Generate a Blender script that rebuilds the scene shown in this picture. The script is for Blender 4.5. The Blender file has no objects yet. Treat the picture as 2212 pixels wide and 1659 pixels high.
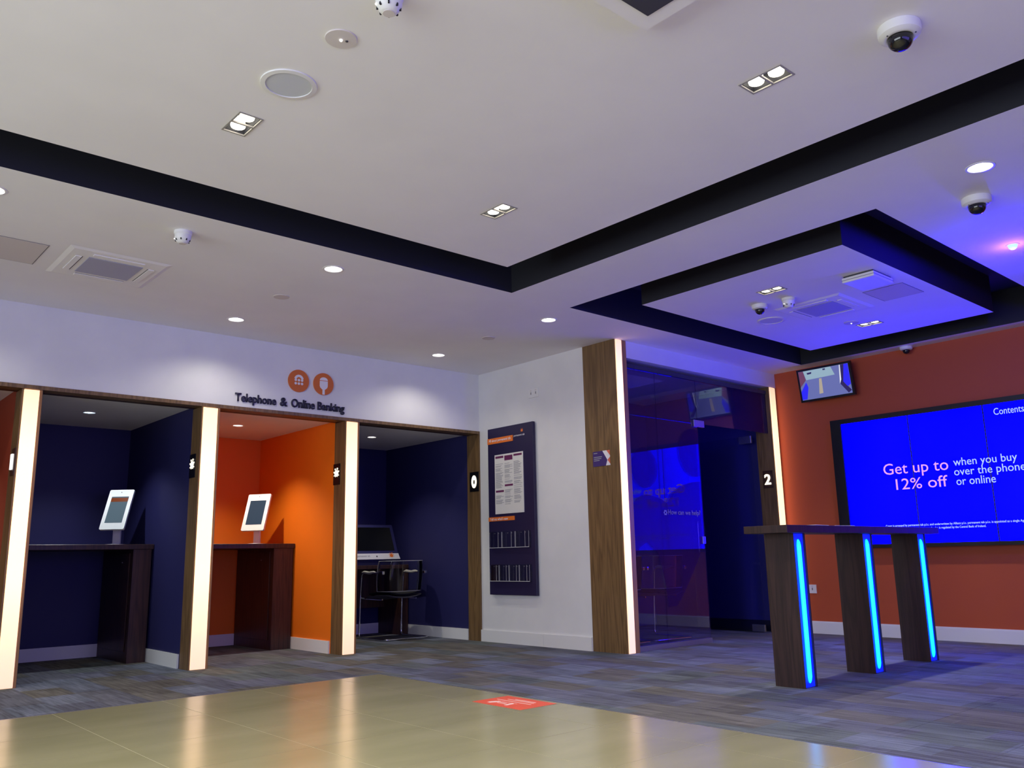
import bpy, bmesh, math, random
from mathutils import Matrix, Vector

scene = bpy.context.scene
COL = scene.collection
random.seed(7)
PI = math.pi

# ------------------------------------------------------------------ camera
cam_d = bpy.data.cameras.new('camera'); cam = bpy.data.objects.new('camera', cam_d); COL.objects.link(cam)
r_ = Vector((0.7524, -0.6583, -0.0199)); u_ = Vector((-0.1169, -0.1633, 0.9796)); f_ = Vector((0.6482, 0.7348, 0.1998))
cam.matrix_world = Matrix(((r_.x, u_.x, -f_.x, 0), (r_.y, u_.y, -f_.y, 0), (r_.z, u_.z, -f_.z, 0.83), (0, 0, 0, 1)))
cam_d.sensor_width = 36; cam_d.lens = 30.015; cam_d.clip_start = 0.05; cam_d.clip_end = 100
scene.camera = cam

# ------------------------------------------------------------------ light of the place, exposure
scene.view_settings.view_transform = 'Standard'; scene.view_settings.look = 'None'
scene.view_settings.gamma = 1; scene.view_settings.use_curve_mapping = False
scene.view_settings.exposure = 0.0
try:
    scene.cycles.use_denoising = True; scene.cycles.sample_clamp_indirect = 4; scene.cycles.max_bounces = 8
    scene.cycles.transparent_max_bounces = 16; scene.cycles.caustics_reflective = False; scene.cycles.caustics_refractive = False
except Exception: pass
wd = bpy.data.worlds.new('world'); scene.world = wd; wd.use_nodes = True
wd.node_tree.nodes['Background'].inputs[0].default_value = (.55, .62, .75, 1)
wd.node_tree.nodes['Background'].inputs[1].default_value = 0.3

def area_light(name, loc, rot, sx, sy, power, color):
    l = bpy.data.lights.new(name, 'AREA'); l.shape = 'RECTANGLE'; l.size = sx; l.size_y = sy; l.energy = power; l.color = color
    o = bpy.data.objects.new(name, l); COL.objects.link(o); o.location = loc; o.rotation_euler = rot; return o
# daylight standing in the street window to the left of the camera
area_light('daylight_street_window', (-3.25, 1.6, 1.55), (0, -PI/2, 0), 2.0, 6.6, 275, (.93, .97, 1.0))
area_light('side_window_blue_fill', (1.4, -3.25, 1.55), (PI/2, 0, 0), 6.4, 2.0, 135, (.22, .14, 1.0))  # added blue fill for bulkheads and ceiling, set at the side window

TV_BLUE = 9.0       # brightness of the blue video wall
STRIP = 2.2         # brightness of the warm lit columns
TWIN_W, ROUND_W, BOOTH_W, BLUE_W = 76, 16, 44, 70

# ------------------------------------------------------------------ materials
def lin(c):
    c = c/255.0
    return c/12.92 if c <= .04045 else ((c+.055)/1.055)**2.4
def rgb(r, g, b): return (lin(r), lin(g), lin(b), 1)
MATS = {}
def mat(name, color=(.5,.5,.5,1), rough=.6, metal=0, emit=None, strength=0, spec=.5, coat=0):
    m = bpy.data.materials.new(name); m.use_nodes = True
    b = m.node_tree.nodes['Principled BSDF']
    b.inputs['Base Color'].default_value = color; b.inputs['Roughness'].default_value = rough; b.inputs['Metallic'].default_value = metal
    b.inputs['Specular IOR Level'].default_value = spec; b.inputs['Coat Weight'].default_value = coat
    if emit: b.inputs['Emission Color'].default_value = emit; b.inputs['Emission Strength'].default_value = strength
    MATS[name] = m; return m
def nodes(m): return m.node_tree.nodes, m.node_tree.links, m.node_tree.nodes['Principled BSDF']
def noisy(m, scale=(8,8,8), c1=None, c2=None, detail=3, bump=0, bscale=None, coords='Object', lo=.35, hi=.65):
    n, l, b = nodes(m)
    if coords == 'World':
        src = n.new('ShaderNodeNewGeometry').outputs['Position']
    else: src = n.new('ShaderNodeTexCoord').outputs[coords]
    mp = n.new('ShaderNodeMapping'); mp.inputs['Scale'].default_value = scale; l.new(src, mp.inputs[0])
    t = n.new('ShaderNodeTexNoise'); t.inputs['Scale'].default_value = 1; t.inputs['Detail'].default_value = detail; l.new(mp.outputs[0], t.inputs[0])
    if c1:
        r = n.new('ShaderNodeValToRGB'); r.color_ramp.elements[0].color = c1; r.color_ramp.elements[1].color = c2
        r.color_ramp.elements[0].position = lo; r.color_ramp.elements[1].position = hi
        l.new(t.outputs[0], r.inputs[0]); l.new(r.outputs[0], b.inputs['Base Color'])
    if bump:
        bp = n.new('ShaderNodeBump'); bp.inputs['Strength'].default_value = bump; bp.inputs['Distance'].default_value = .004
        l.new(t.outputs[0], bp.inputs['Height']); l.new(bp.outputs[0], b.inputs['Normal'])
    return m
noisy(mat('white_paint', rgb(226,226,226), .75), (3,3,3), rgb(224,224,224), rgb(230,230,229), bump=.05)
noisy(mat('ceiling_white', rgb(228,226,224), .85), (2,2,2), rgb(240,238,238), rgb(244,242,242))
mat('gloss_white', rgb(232,232,230), .4)
mat('navy_paint', rgb(36,36,88), .55)
mat('room_navy', rgb(54,52,150), .55)
mat('navy_dark', rgb(24,24,62), .5)
mat('orange_paint', rgb(240,118,8), .6)
mat('orange_wall', rgb(186,82,42), .6)
mat('rust_panel', rgb(150,60,34), .6)
mat('recess_black', rgb(27,28,38), .7)
mat('black_plastic', rgb(12,12,15), .35)
mat('dark_glass', rgb(16,17,20), .08, coat=.5)
mat('dark_grey', rgb(60,60,66), .5)
mat('grille_grey', rgb(204,208,216), .6)
mat('intake_grey', rgb(172,172,194), .6)
mat('frame_grey', rgb(160,156,148), .6)
mat('hatch_white', rgb(216,208,204), .8)
mat('line_grey', rgb(130,126,130), .8)
mat('chrome', (.8,.8,.82,1), .12, 1)
mat('satin_metal', (.55,.55,.55,1), .35, 1)
mat('reflector', (.92,.92,.92,1), .3, 0)
mat('black_fabric', rgb(22,22,22), .9)
mat('grey_shell', rgb(70,68,76), .5)
mat('arm_pad', rgb(196,194,184), .45)
mat('poster_navy', rgb(34,26,66), .5)
mat('tag_orange', rgb(232,120,44), .5)
mat('sign_orange', rgb(214,112,40), .5)
mat('letter_navy', rgb(26,22,58), .4)
mat('paper', rgb(228,226,220), .8)
mat('print_grey', rgb(158,158,164), .8)
mat('print_plum', rgb(104,32,84), .8)
mat('print_white', rgb(236,232,236), .7)
mat('card_violet', rgb(62,40,112), .6)
mat('card_coral', rgb(226,110,84), .6)
mat('sticker_red', rgb(238,92,62), .45)
mat('sticker_white', rgb(255,226,210), .5)
mat('grout', rgb(178,172,138), .7)
mat('subfloor', rgb(60,58,56), .9)
mat('lamp_warm', (1,1,1,1), .5, emit=(1,.93,.74,1), strength=6)
mat('lamp_round', (.9,.9,.9,1), .4, emit=(1,.96,.88,1), strength=9)
mat('lamp_cool', (.9,.9,.9,1), .4, emit=(.7,.85,1,1), strength=6.0)
mat('lamp_blue', (.3,.4,1,1), .4, emit=(.12,.3,1,1), strength=4)
mat('lamp_led', (1,1,1,1), .4, emit=(1,1,1,1), strength=2)
mat('sign_lit', (1,1,1,1), .5, emit=(1,.88,.62,1), strength=1.5)
mat('sign_lit_white', (1,1,1,1), .5, emit=(1,.96,.9,1), strength=1.1)
mat('led_blue', (.02,.04,.6,1), .4, emit=(0,.008,1,1), strength=1.7)
mat('led_core', (.1,.6,1,1), .4, emit=(0,.52,1,1), strength=2.2)
mat('tv_blue', (.0,.0,.02,1), .25, emit=(.0,.0,1,1), strength=TV_BLUE, spec=.1)
mat('tv_pink', (.0,.0,.0,1), .4, emit=rgb(240,170,235), strength=1.0)
mat('tv_pale', (.0,.0,.0,1), .4, emit=rgb(190,214,255), strength=1.0)
mat('tablet_screen', rgb(40,44,48), .15, emit=rgb(92,114,128), strength=.7)
mat('tablet_screen_dim', rgb(30,34,40), .15, emit=rgb(52,78,98), strength=.7)
mat('tablet_bar', rgb(40,20,10), .2, emit=rgb(128,62,26), strength=.8)
mat('tablet_white', rgb(236,240,236), .35)
for nm, c in (('cctv_floor', (104,112,176)), ('cctv_pale', (150,178,196)), ('cctv_blue', (44,40,250)), ('cctv_white', (226,228,240)), ('cctv_dark', (44,34,92)), ('cctv_tan', (178,166,150)), ('cctv_rust', (110,64,96))):
    mat(nm, (0,0,0,1), .3, emit=rgb(*c), strength=.95)

def wood_mat(name, c1, c2, rough=.42):
    m = mat(name, c1, rough); n, l, b = nodes(m)
    src = n.new('ShaderNodeNewGeometry').outputs['Position']
    mp = n.new('ShaderNodeMapping'); mp.inputs['Scale'].default_value = (9, 9, .55); l.new(src, mp.inputs[0])
    t = n.new('ShaderNodeTexNoise'); t.inputs['Scale'].default_value = 1.2; t.inputs['Detail'].default_value = 1.5; t.inputs['Distortion'].default_value = .5; l.new(mp.outputs[0], t.inputs[0])
    mu = n.new('ShaderNodeMath'); mu.operation = 'MULTIPLY'; mu.inputs[1].default_value = 14; l.new(t.outputs[0], mu.inputs[0])
    fr = n.new('ShaderNodeMath'); fr.operation = 'PINGPONG'; fr.inputs[1].default_value = 1; l.new(mu.outputs[0], fr.inputs[0])
    mp2 = n.new('ShaderNodeMapping'); mp2.inputs['Scale'].default_value = (140, 140, 5); l.new(src, mp2.inputs[0])
    t2 = n.new('ShaderNodeTexNoise'); t2.inputs['Scale'].default_value = 1; t2.inputs['Detail'].default_value = 2; l.new(mp2.outputs[0], t2.inputs[0])
    ad = n.new('ShaderNodeMath'); ad.operation = 'MULTIPLY_ADD'; ad.inputs[1].default_value = .45; l.new(fr.outputs[0], ad.inputs[0]); l.new(t2.outputs[0], ad.inputs[2])
    r = n.new('ShaderNodeValToRGB'); r.color_ramp.elements[0].color = c1; r.color_ramp.elements[1].color = c2
    r.color_ramp.elements[0].position = .35; r.color_ramp.elements[1].position = .95
    l.new(ad.outputs[0], r.inputs[0]); l.new(r.outputs[0], b.inputs['Base Color'])
    bp = n.new('ShaderNodeBump'); bp.inputs['Strength'].default_value = .12; bp.inputs['Distance'].default_value = .002
    l.new(ad.outputs[0], bp.inputs['Height']); l.new(bp.outputs[0], b.inputs['Normal'])
    return m
wood_mat('walnut', rgb(90,68,42), rgb(128,100,64))
wood_mat('walnut_dark', rgb(44,27,20), rgb(72,46,34))
wood_mat('walnut_table', rgb(36,23,22), rgb(60,40,37))
wood_mat('oak_edge', rgb(150,106,60), rgb(176,130,78))

def strip_mat():
    # diffuser of the lit column: its LED strip stops short of both ends
    m = mat('lit_diffuser', rgb(250,232,206), .5); n, l, b = nodes(m)
    tc = n.new('ShaderNodeTexCoord'); sp = n.new('ShaderNodeSeparateXYZ'); l.new(tc.outputs['Generated'], sp.inputs[0])
    r = n.new('ShaderNodeValToRGB'); e = r.color_ramp.elements
    e[0].position = 0; e[0].color = (.40,.25,.15,1); e[1].position = 1; e[1].color = (.45,.27,.14,1)
    for p, c in ((.1,(.44,.29,.17,1)), (.2,(.62,.38,.20,1)), (.34,(1,.58,.27,1)), (.8,(1,.59,.28,1)), (.93,(.62,.37,.19,1))):
        x = e.new(p); x.color = c
    l.new(sp.outputs[2], r.inputs[0]); l.new(r.outputs[0], b.inputs['Emission Color']); b.inputs['Emission Strength'].default_value = STRIP
strip_mat()

def carpet_mat():
    m = mat('carpet', rgb(80,80,86), .95, spec=.1); n, l, b = nodes(m)
    def math_(op, a, v=None, c=None):
        x = n.new('ShaderNodeMath'); x.operation = op
        for i, q in enumerate((a, v, c)):
            if q is None: continue
            if isinstance(q, (int, float)): x.inputs[i].default_value = q
            else: l.new(q, x.inputs[i])
        return x.outputs[0]
    sp = n.new('ShaderNodeSeparateXYZ'); l.new(n.new('ShaderNodeNewGeometry').outputs['Position'], sp.inputs[0])
    X, Y = sp.outputs[0], sp.outputs[1]
    def cells(w, h, seed):
        cx = math_('FLOOR', math_('DIVIDE', X, w))
        wn = n.new('ShaderNodeTexWhiteNoise'); wn.noise_dimensions = '1D'; l.new(math_('ADD', cx, seed), wn.inputs['W'])
        cy = math_('FLOOR', math_('ADD', math_('DIVIDE', Y, h), wn.outputs[0]))
        cv = n.new('ShaderNodeCombineXYZ'); l.new(cx, cv.inputs[0]); l.new(cy, cv.inputs[1]); cv.inputs[2].default_value = seed
        w2 = n.new('ShaderNodeTexWhiteNoise'); w2.noise_dimensions = '3D'; l.new(cv.outputs[0], w2.inputs['Vector'])
        return w2.outputs[0]
    a = cells(.25, .42, 3.7); c = cells(.1, .3, 9.1); h = cells(.25, .42, 21.3)
    mp = n.new('ShaderNodeCombineXYZ'); l.new(math_('MULTIPLY', X, 48), mp.inputs[0]); l.new(math_('MULTIPLY', Y, 3.2), mp.inputs[1])
    t = n.new('ShaderNodeTexNoise'); t.inputs['Scale'].default_value = 1; t.inputs['Detail'].default_value = 4; l.new(mp.outputs[0], t.inputs[0])
    mp2 = n.new('ShaderNodeCombineXYZ'); l.new(math_('MULTIPLY', X, 260), mp2.inputs[0]); l.new(math_('MULTIPLY', Y, 120), mp2.inputs[1])
    t2 = n.new('ShaderNodeTexNoise'); t2.inputs['Scale'].default_value = 1; l.new(mp2.outputs[0], t2.inputs[0])
    r = n.new('ShaderNodeValToRGB'); e = r.color_ramp.elements; r.color_ramp.interpolation = 'CONSTANT'
    e[0].position = 0; e[0].color = rgb(102,100,94); e[1].position = .78; e[1].color = rgb(108,114,126)
    for p, cc in ((.28, rgb(100,102,110)), (.5, rgb(98,104,104)), (.64, rgb(100,102,114))):
        x = e.new(p); x.color = cc
    l.new(h, r.inputs[0])
    v = math_('ADD', math_('MULTIPLY', a, .32), math_('MULTIPLY', c, .34))
    v = math_('ADD', v, math_('MULTIPLY', math_('SUBTRACT', t.outputs[0], .5), 1.7))
    v = math_('ADD', v, math_('MULTIPLY', math_('SUBTRACT', t2.outputs[0], .5), .5))
    v = math_('ADD', math_('MULTIPLY', v, .95), .68)
    v = math_('MAXIMUM', v, .35)
    vm = n.new('ShaderNodeVectorMath'); vm.operation = 'SCALE'; l.new(r.outputs[0], vm.inputs[0]); l.new(v, vm.inputs['Scale'])
    l.new(vm.outputs[0], b.inputs['Base Color'])
    bp = n.new('ShaderNodeBump'); bp.inputs['Strength'].default_value = .4; bp.inputs['Distance'].default_value = .004
    l.new(t2.outputs[0], bp.inputs['Height']); l.new(bp.outputs[0], b.inputs['Normal'])
carpet_mat()
noisy(mat('porcelain', rgb(170,164,132), .22, spec=.5), (1.1, 2.6, 1), rgb(150,147,110), rgb(166,162,126), detail=5, coords='World', lo=.3, hi=.7)

def glass_mat(name, tint, ior=1.3, rough=.0, diffuse=None, dfac=0):
    m = bpy.data.materials.new(name); m.use_nodes = True; MATS[name] = m
    n, l = m.node_tree.nodes, m.node_tree.links; n.clear()
    out = n.new('ShaderNodeOutputMaterial'); tr = n.new('ShaderNodeBsdfTransparent'); tr.inputs[0].default_value = tint
    gl = n.new('ShaderNodeBsdfGlossy'); gl.inputs['Roughness'].default_value = rough; gl.inputs['Color'].default_value = (1,1,1,1)
    fr = n.new('ShaderNodeFresnel'); fr.inputs[0].default_value = ior
    mx = n.new('ShaderNodeMixShader'); l.new(fr.outputs[0], mx.inputs[0]); l.new(tr.outputs[0], mx.inputs[1]); l.new(gl.outputs[0], mx.inputs[2])
    last = mx.outputs[0]
    if diffuse:
        df = n.new('ShaderNodeBsdfDiffuse'); df.inputs[0].default_value = diffuse
        m2 = n.new('ShaderNodeMixShader'); m2.inputs[0].default_value = dfac; l.new(last, m2.inputs[1]); l.new(df.outputs[0], m2.inputs[2]); last = m2.outputs[0]
    l.new(last, out.inputs[0]); return m
glass_mat('clear_glass', (.9,.92,.94,1))
glass_mat('smoked_glass', (.84,.85,.9,1), ior=1.2, diffuse=rgb(170,120,190), dfac=.035)
glass_mat('acrylic', (.98,.98,.985,1), ior=1.3)
glass_mat('violet_film', (.62,.5,.8,1), ior=1.1, diffuse=rgb(170,100,190), dfac=.05)
glass_mat('frosted_text', (.6,.6,.8,1), diffuse=rgb(235,225,250), dfac=.3)

# ------------------------------------------------------------------ mesh helpers
def NB(): return bmesh.new()
def box(bm, x0, x1, y0, y1, z0, z1):
    v = [bm.verts.new(p) for p in ((x0,y0,z0),(x1,y0,z0),(x1,y1,z0),(x0,y1,z0),(x0,y0,z1),(x1,y0,z1),(x1,y1,z1),(x0,y1,z1))]
    for f in ((0,3,2,1),(4,5,6,7),(0,1,5,4),(1,2,6,5),(2,3,7,6),(3,0,4,7)): bm.faces.new([v[i] for i in f])
    return bm
def bbox(x0, x1, y0, y1, z0, z1, bev=0, seg=1):
    bm = NB(); box(bm, x0, x1, y0, y1, z0, z1)
    if bev: bmesh.ops.bevel(bm, geom=bm.edges[:], offset=bev, segments=seg, affect='EDGES', profile=.6)
    return bm
def lathe(prof, seg=32, bm=None, c=(0,0,0)):
    bm = bm or NB(); rings = []
    for r, z in prof:
        if r < 1e-6: rings.append([bm.verts.new((c[0], c[1], c[2]+z))])
        else: rings.append([bm.verts.new((c[0]+r*math.cos(2*PI*i/seg), c[1]+r*math.sin(2*PI*i/seg), c[2]+z)) for i in range(seg)])
    for a, b in zip(rings, rings[1:]):
        for i in range(seg):
            j = (i+1) % seg
            q = []
            for x in (a[i % len(a)], a[j % len(a)], b[j % len(b)], b[i % len(b)]):
                if x not in q: q.append(x)
            if len(q) > 2:
                try: bm.faces.new(q)
                except ValueError: pass
    bmesh.ops.recalc_face_normals(bm, faces=bm.faces[:])
    return bm
def round_path(pts, r, n=5):
    pts = [Vector(p) for p in pts]; out = [pts[0]]
    for a, b, c in zip(pts, pts[1:], pts[2:]):
        d1 = (a-b); d2 = (c-b); k = min(r, d1.length*.49, d2.length*.49)
        p, q = b+d1.normalized()*k, b+d2.normalized()*k
        for i in range(n+1):
            t = i/n; out.append(p*(1-t)**2 + b*2*t*(1-t) + q*t*t)
    out.append(pts[-1]); return out
def tube(pts, r, seg=10, bm=None):
    bm = bm or NB(); pts = [Vector(p) for p in pts]; rings = []; up = None
    for i, p in enumerate(pts):
        t = (pts[min(i+1, len(pts)-1)] - pts[max(i-1, 0)]).normalized()
        if up is None: up = t.orthogonal().normalized()
        up = (up - t*up.dot(t)).normalized(); s = t.cross(up)
        rr = r[i] if isinstance(r, (list, tuple)) else r
        rings.append([bm.verts.new(p + (up*math.cos(2*PI*k/seg) + s*math.sin(2*PI*k/seg))*rr) for k in range(seg)])
    for a, b in zip(rings, rings[1:]):
        for k in range(seg): bm.faces.new((a[k], a[(k+1) % seg], b[(k+1) % seg], b[k]))
    bm.faces.new(rings[0][::-1]); bm.faces.new(rings[-1])
    bmesh.ops.recalc_face_normals(bm, faces=bm.faces[:])
    return bm
def prism(poly, depth, bm=None):
    """polygon in local (u,v), front at w=0 towards +w by depth"""
    bm = bm or NB()
    a = [bm.verts.new((u, v, 0)) for u, v in poly]; b = [bm.verts.new((u, v, depth)) for u, v in poly]
    n = len(poly); bm.faces.new(a[::-1]); bm.faces.new(b)
    for i in range(n): bm.faces.new((a[i], a[(i+1) % n], b[(i+1) % n], b[i]))
    bmesh.ops.recalc_face_normals(bm, faces=bm.faces[:])
    return bm
def disc_poly(cu, cv, r, n=28, ry=None): return [(cu+r*math.cos(2*PI*i/n), cv+(ry or r)*math.sin(2*PI*i/n)) for i in range(n)]
def frame_mat(origin, right, up):
    r = Vector(right).normalized(); u = Vector(up).normalized(); n = r.cross(u); o = Vector(origin)
    return Matrix(((r.x,u.x,n.x,o.x),(r.y,u.y,n.y,o.y),(r.z,u.z,n.z,o.z),(0,0,0,1)))
def place(bm, M): bmesh.ops.transform(bm, matrix=M, verts=bm.verts[:]); return bm

def mesh_obj(name, bm, material, parent=None, smooth=False):
    me = bpy.data.meshes.new(name); bm.normal_update(); bm.to_mesh(me); bm.free()
    me.materials.append(MATS[material] if isinstance(material, str) else material)
    if smooth:
        for p in me.polygons: p.use_smooth = True
        try: me.set_sharp_from_angle(angle=math.radians(38))
        except Exception: pass
    o = bpy.data.objects.new(name, me); COL.objects.link(o)
    if parent is not None:
        o.parent = parent; o.matrix_parent_inverse = parent.matrix_world.inverted() if False else Matrix.Translation(parent.location).inverted() if parent.rotation_euler.z == 0 else (Matrix.Translation(parent.location) @ Matrix.Rotation(parent.rotation_euler.z, 4, 'Z')).inverted()
    return o
def local(name, bm, material, parent, smooth=False):
    """a part whose coordinates are already in its parent's own frame"""
    o = mesh_obj(name, bm, material, None, smooth); o.parent = parent; return o
def tag(o, label, cat, group=None, kind=None):
    o['label'] = label; o['category'] = cat
    if group: o['group'] = group
    if kind: o['kind'] = kind
    return o
def struct(name, bm, material, label, cat='wall'):
    return tag(mesh_obj(name, bm, material), label, cat, kind='structure')
def thing(name, label, cat, loc=(0,0,0), rotz=0, group=None):
    o = bpy.data.objects.new(name, None); COL.objects.link(o); o.location = loc; o.rotation_euler = (0,0,rotz); o.empty_display_size = .1
    return tag(o, label, cat, group)
def copy_tree(root, loc, label, rotz=None):
    def rec(o, par):
        c = o.copy(); COL.objects.link(c)
        if par is not None: c.parent = par
        for ch in list(o.children): rec(ch, c)
        return c
    r = rec(root, None); r.location = loc; r['label'] = label
    if rotz is not None: r.rotation_euler = (0,0,rotz)
    return r

def text_bm(body, width, height, M, depth=.002, bold=0.0, cap=None):
    """lettering squeezed into width x height (height of the ink box), lower-left at the frame's origin"""
    cu = bpy.data.curves.new('lettering', 'FONT'); cu.body = body; cu.size = 1; cu.offset = bold; cu.resolution_u = 3
    o = bpy.data.objects.new('lettering', cu); COL.objects.link(o)
    bpy.context.view_layer.update()
    me = bpy.data.meshes.new_from_object(o.evaluated_get(bpy.context.evaluated_depsgraph_get()))
    bm = NB(); bm.from_mesh(me)
    bpy.data.objects.remove(o); bpy.data.curves.remove(cu); bpy.data.meshes.remove(me)
    xs = [v.co.x for v in bm.verts]; ys = [v.co.y for v in bm.verts]
    x0, x1, y0, y1 = min(xs), max(xs), min(ys), max(ys)
    sx = width/(x1-x0); sy = height/(y1-y0) if height else sx
    for v in bm.verts: v.co = Vector(((v.co.x-x0)*sx, (v.co.y-y0)*sy, depth))
    g = bm.faces[:]
    r = bmesh.ops.extrude_face_region(bm, geom=g)
    for v in [e for e in r['geom'] if isinstance(e, bmesh.types.BMVert)]: v.co.z = 0
    bmesh.ops.recalc_face_normals(bm, faces=bm.faces[:])
    return place(bm, M)
WALL_X = ((0,-1,0), (0,0,1))      # right and up on surfaces that face -X
WALL_Y = ((1,0,0), (0,0,1))       # right and up on surfaces that face -Y

def figures_logo(size, M, depth=.003):
    """cluster of small leaning figures: round heads over drop-shaped bodies"""
    bm = NB()
    for k, (a, s) in enumerate(((-58,.8), (-22,1), (16,1.05), (52,.85), (95,.6), (-98,.55))):
        t = math.radians(a); du, dv = math.sin(t), math.cos(t)
        w = .13*s
        base = (0, -.12); tip = (du*.34*s, dv*.34*s-.05)
        pu, pv = -dv, du
        poly = [base, (base[0]+du*.16+pu*w*-1, base[1]+dv*.16+pv*w*-1), (tip[0]-pu*w*.7, tip[1]-pv*w*.7), (tip[0]+du*.05, tip[1]+dv*.05), (tip[0]+pu*w*.7, tip[1]+pv*w*.7), (base[0]+du*.16+pu*w, base[1]+dv*.16+pv*w)]
        prism([(u*size, v*size) for u, v in poly], depth*(1+.02*k), bm)
        prism(disc_poly(tip[0]*size+du*.15*size, tip[1]*size+dv*.15*size, .075*size*s, 10), depth*(1+.02*k), bm)
    return place(bm, M)

# ------------------------------------------------------------------ room dimensions (metres)
CE = 2.80                      # ceiling
BY = 7.10                      # booth front plane
PX = 5.775                     # poster wall plane
GY = 5.11                      # glass room front plane
OX = 8.45                      # orange wall plane
TX, TY = 3.637, 5.69           # corner of the tiled floor
XL, YB = -3.0, -3.0            # street side walls, behind the camera
k = .98995
def cz(x, y): return (x*k, y*k)

# ------------------------------------------------------------------ floor
fl = NB(); box(fl, XL-.2, OX+.15, YB-.2, 9.05, -.12, -.012)
floor = struct('floor', fl, 'subfloor', 'carpeted floor with a large tiled zone near the entrance', 'floor')
def carpet_unit():
    bm = NB(); box(bm, -.2495, .2495, -.2495, .2495, -.012, 0); 
    bmesh.ops.bevel(bm, geom=[e for e in bm.edges if e.verts[0].co.z > -.001 and e.verts[1].co.z > -.001], offset=.002, segments=1, affect='EDGES'); return bm
cu0 = None; rest = NB(); ncar = 0
def tile_part(name, bm, material):
    o = mesh_obj(name, bm, material); o.parent = floor; return o
for i in range(-6, 17):
    for j in range(-6, 18):
        x0, y0 = i*.5+.0, j*.5
        x1, y1 = x0+.5, y0+.5
        x1 = min(x1, OX); y1 = min(y1, 8.92)
        if x1-x0 < .05 or y1-y0 < .05: continue
        if x0 < TX and y0 < TY:
            if x1 <= TX+.01 and y1 <= TY+.01: continue
            # carpet cut along the tiles
            pieces = []
            if x1 > TX: pieces.append((max(x0, TX+.006), x1, y0, y1))
            if y1 > TY: pieces.append((x0, min(x1, TX+.006), max(y0, TY+.006), y1))
            near = y0 > .4 and x0 > -.1
            for p in pieces:
                if p[1]-p[0] < .01 or p[3]-p[2] < .01: continue
                if near: tile_part('carpet_tile', bbox(p[0]+.0005, p[1]-.0005, p[2]+.0005, p[3]-.0005, -.012, 0), 'carpet'); ncar += 1
                else: box(rest, p[0], p[1], p[2], p[3], -.012, 0)
            continue
        if x0 < .4 and y0 > 7.3 or y0 < .9 or x0 < -.1 or (y0 < 2 and x0 > 6.9):
            box(rest, x0, x1, y0, y1, -.012, 0); continue
        if x1-x0 > .499 and y1-y0 > .499:
            if cu0 is None:
                cu0 = tile_part('carpet_tile', carpet_unit(), 'carpet'); c = cu0
            else:
                c = cu0.copy(); COL.objects.link(c)
            c.location = (x0+.25, y0+.25, 0)
        else: tile_part('carpet_tile', bbox(x0+.0005, x1-.0005, y0+.0005, y1-.0005, -.012, 0), 'carpet')
        ncar += 1
ro = tile_part('carpet_field', rest, 'carpet'); ro['kind'] = 'stuff'
# porcelain tiles, 0.62 m grid
gx = [TX] + [1.42+.62*q for q in range(3, -8, -1)]; gy = [TY-.0, 4.98] + [4.98-.62*q for q in range(1, 13)]
gx = [3.635, 3.28, 2.66, 2.04, 1.42, .80, .18, -.44, -1.06, -1.68, -2.30, -2.98]
gy = [5.688, 4.98, 4.36, 3.74, 3.12, 2.50, 1.88, 1.26, .64, .02, -.6, -1.22, -1.84, -2.46, -2.98]
tile_cache = {}
for a in range(len(gx)-1):
    for b in range(len(gy)-1):
        w = gx[a]-gx[a+1]; h = gy[b]-gy[b+1]; key = (round(w, 2), round(h, 2))
        cx, cy = (gx[a]+gx[a+1])/2, (gy[b]+gy[b+1])/2
        if key not in tile_cache:
            bm = bbox(-w/2+.002, w/2-.002, -h/2+.002, h/2-.002, -.012, .001)
            o = tile_part('floor_tile', bm, 'porcelain'); tile_cache[key] = o
        else:
            o = tile_cache[key].copy(); COL.objects.link(o)
        o.location = (cx, cy, 0)
gb = NB(); box(gb, XL, TX, YB, TY, -.0115, .0002)
tile_part('grout_bed', gb, 'grout')
tr = NB(); box(tr, XL, TX+.006, TY, TY+.006, -.012, .0015); box(tr, TX, TX+.006, YB, TY, -.012, .0015)
tile_part('edge_trim', tr, 'satin_metal')

# ------------------------------------------------------------------ ceiling sheets with real openings
def sheet(bm, x0, x1, y0, y1, z, rects=(), circles=()):
    cells = [(c[0]-c[2]-.02, c[0]+c[2]+.02, c[1]-c[2]-.02, c[1]+c[2]+.02) for c in circles]
    xs = {x0, x1}; ys = {y0, y1}
    for r in list(rects)+cells: xs |= {r[0], r[1]}; ys |= {r[2], r[3]}
    xs = sorted(x for x in xs if x0 <= x <= x1); ys = sorted(y for y in ys if y0 <= y <= y1)
    for a, b in zip(xs, xs[1:]):
        for c, d in zip(ys, ys[1:]):
            mx, my = (a+b)/2, (c+d)/2
            if any(r[0] < mx < r[1] and r[2] < my < r[3] for r in list(rects)+cells): continue
            bm.faces.new([bm.verts.new(p) for p in ((a,c,z),(a,d,z),(b,d,z),(b,c,z))])
    N = 32
    for cx, cy, r in circles:
        h = r+.02; ci = []; sq = []
        for i in range(N):
            t = 2*PI*(i+.5)/N; co, si = math.cos(t), math.sin(t); m = h/max(abs(co), abs(si))
            ci.append((cx+r*co, cy+r*si, z)); sq.append((cx+m*co, cy+m*si, z))
        for i in range(N):
            j = (i+1) % N
            corner = None
            t1, t2 = 2*PI*(i+.5)/N, 2*PI*(i+1.5)/N
            pts = [ci[j], ci[i], sq[i]]
            for q in range(4):
                tc = PI/4+q*PI/2
                if t1 < tc < t2: pts.append((cx+h*(1 if math.cos(tc) > 0 else -1), cy+h*(1 if math.sin(tc) > 0 else -1), z))
            pts.append(sq[j])
            bm.faces.new([bm.verts.new(p) for p in pts])
twins = [cz(1.48,3.525), cz(3.043,1.76), cz(3.06,3.555), cz(5.715,3.417), cz(7.292,3.417)]
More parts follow.
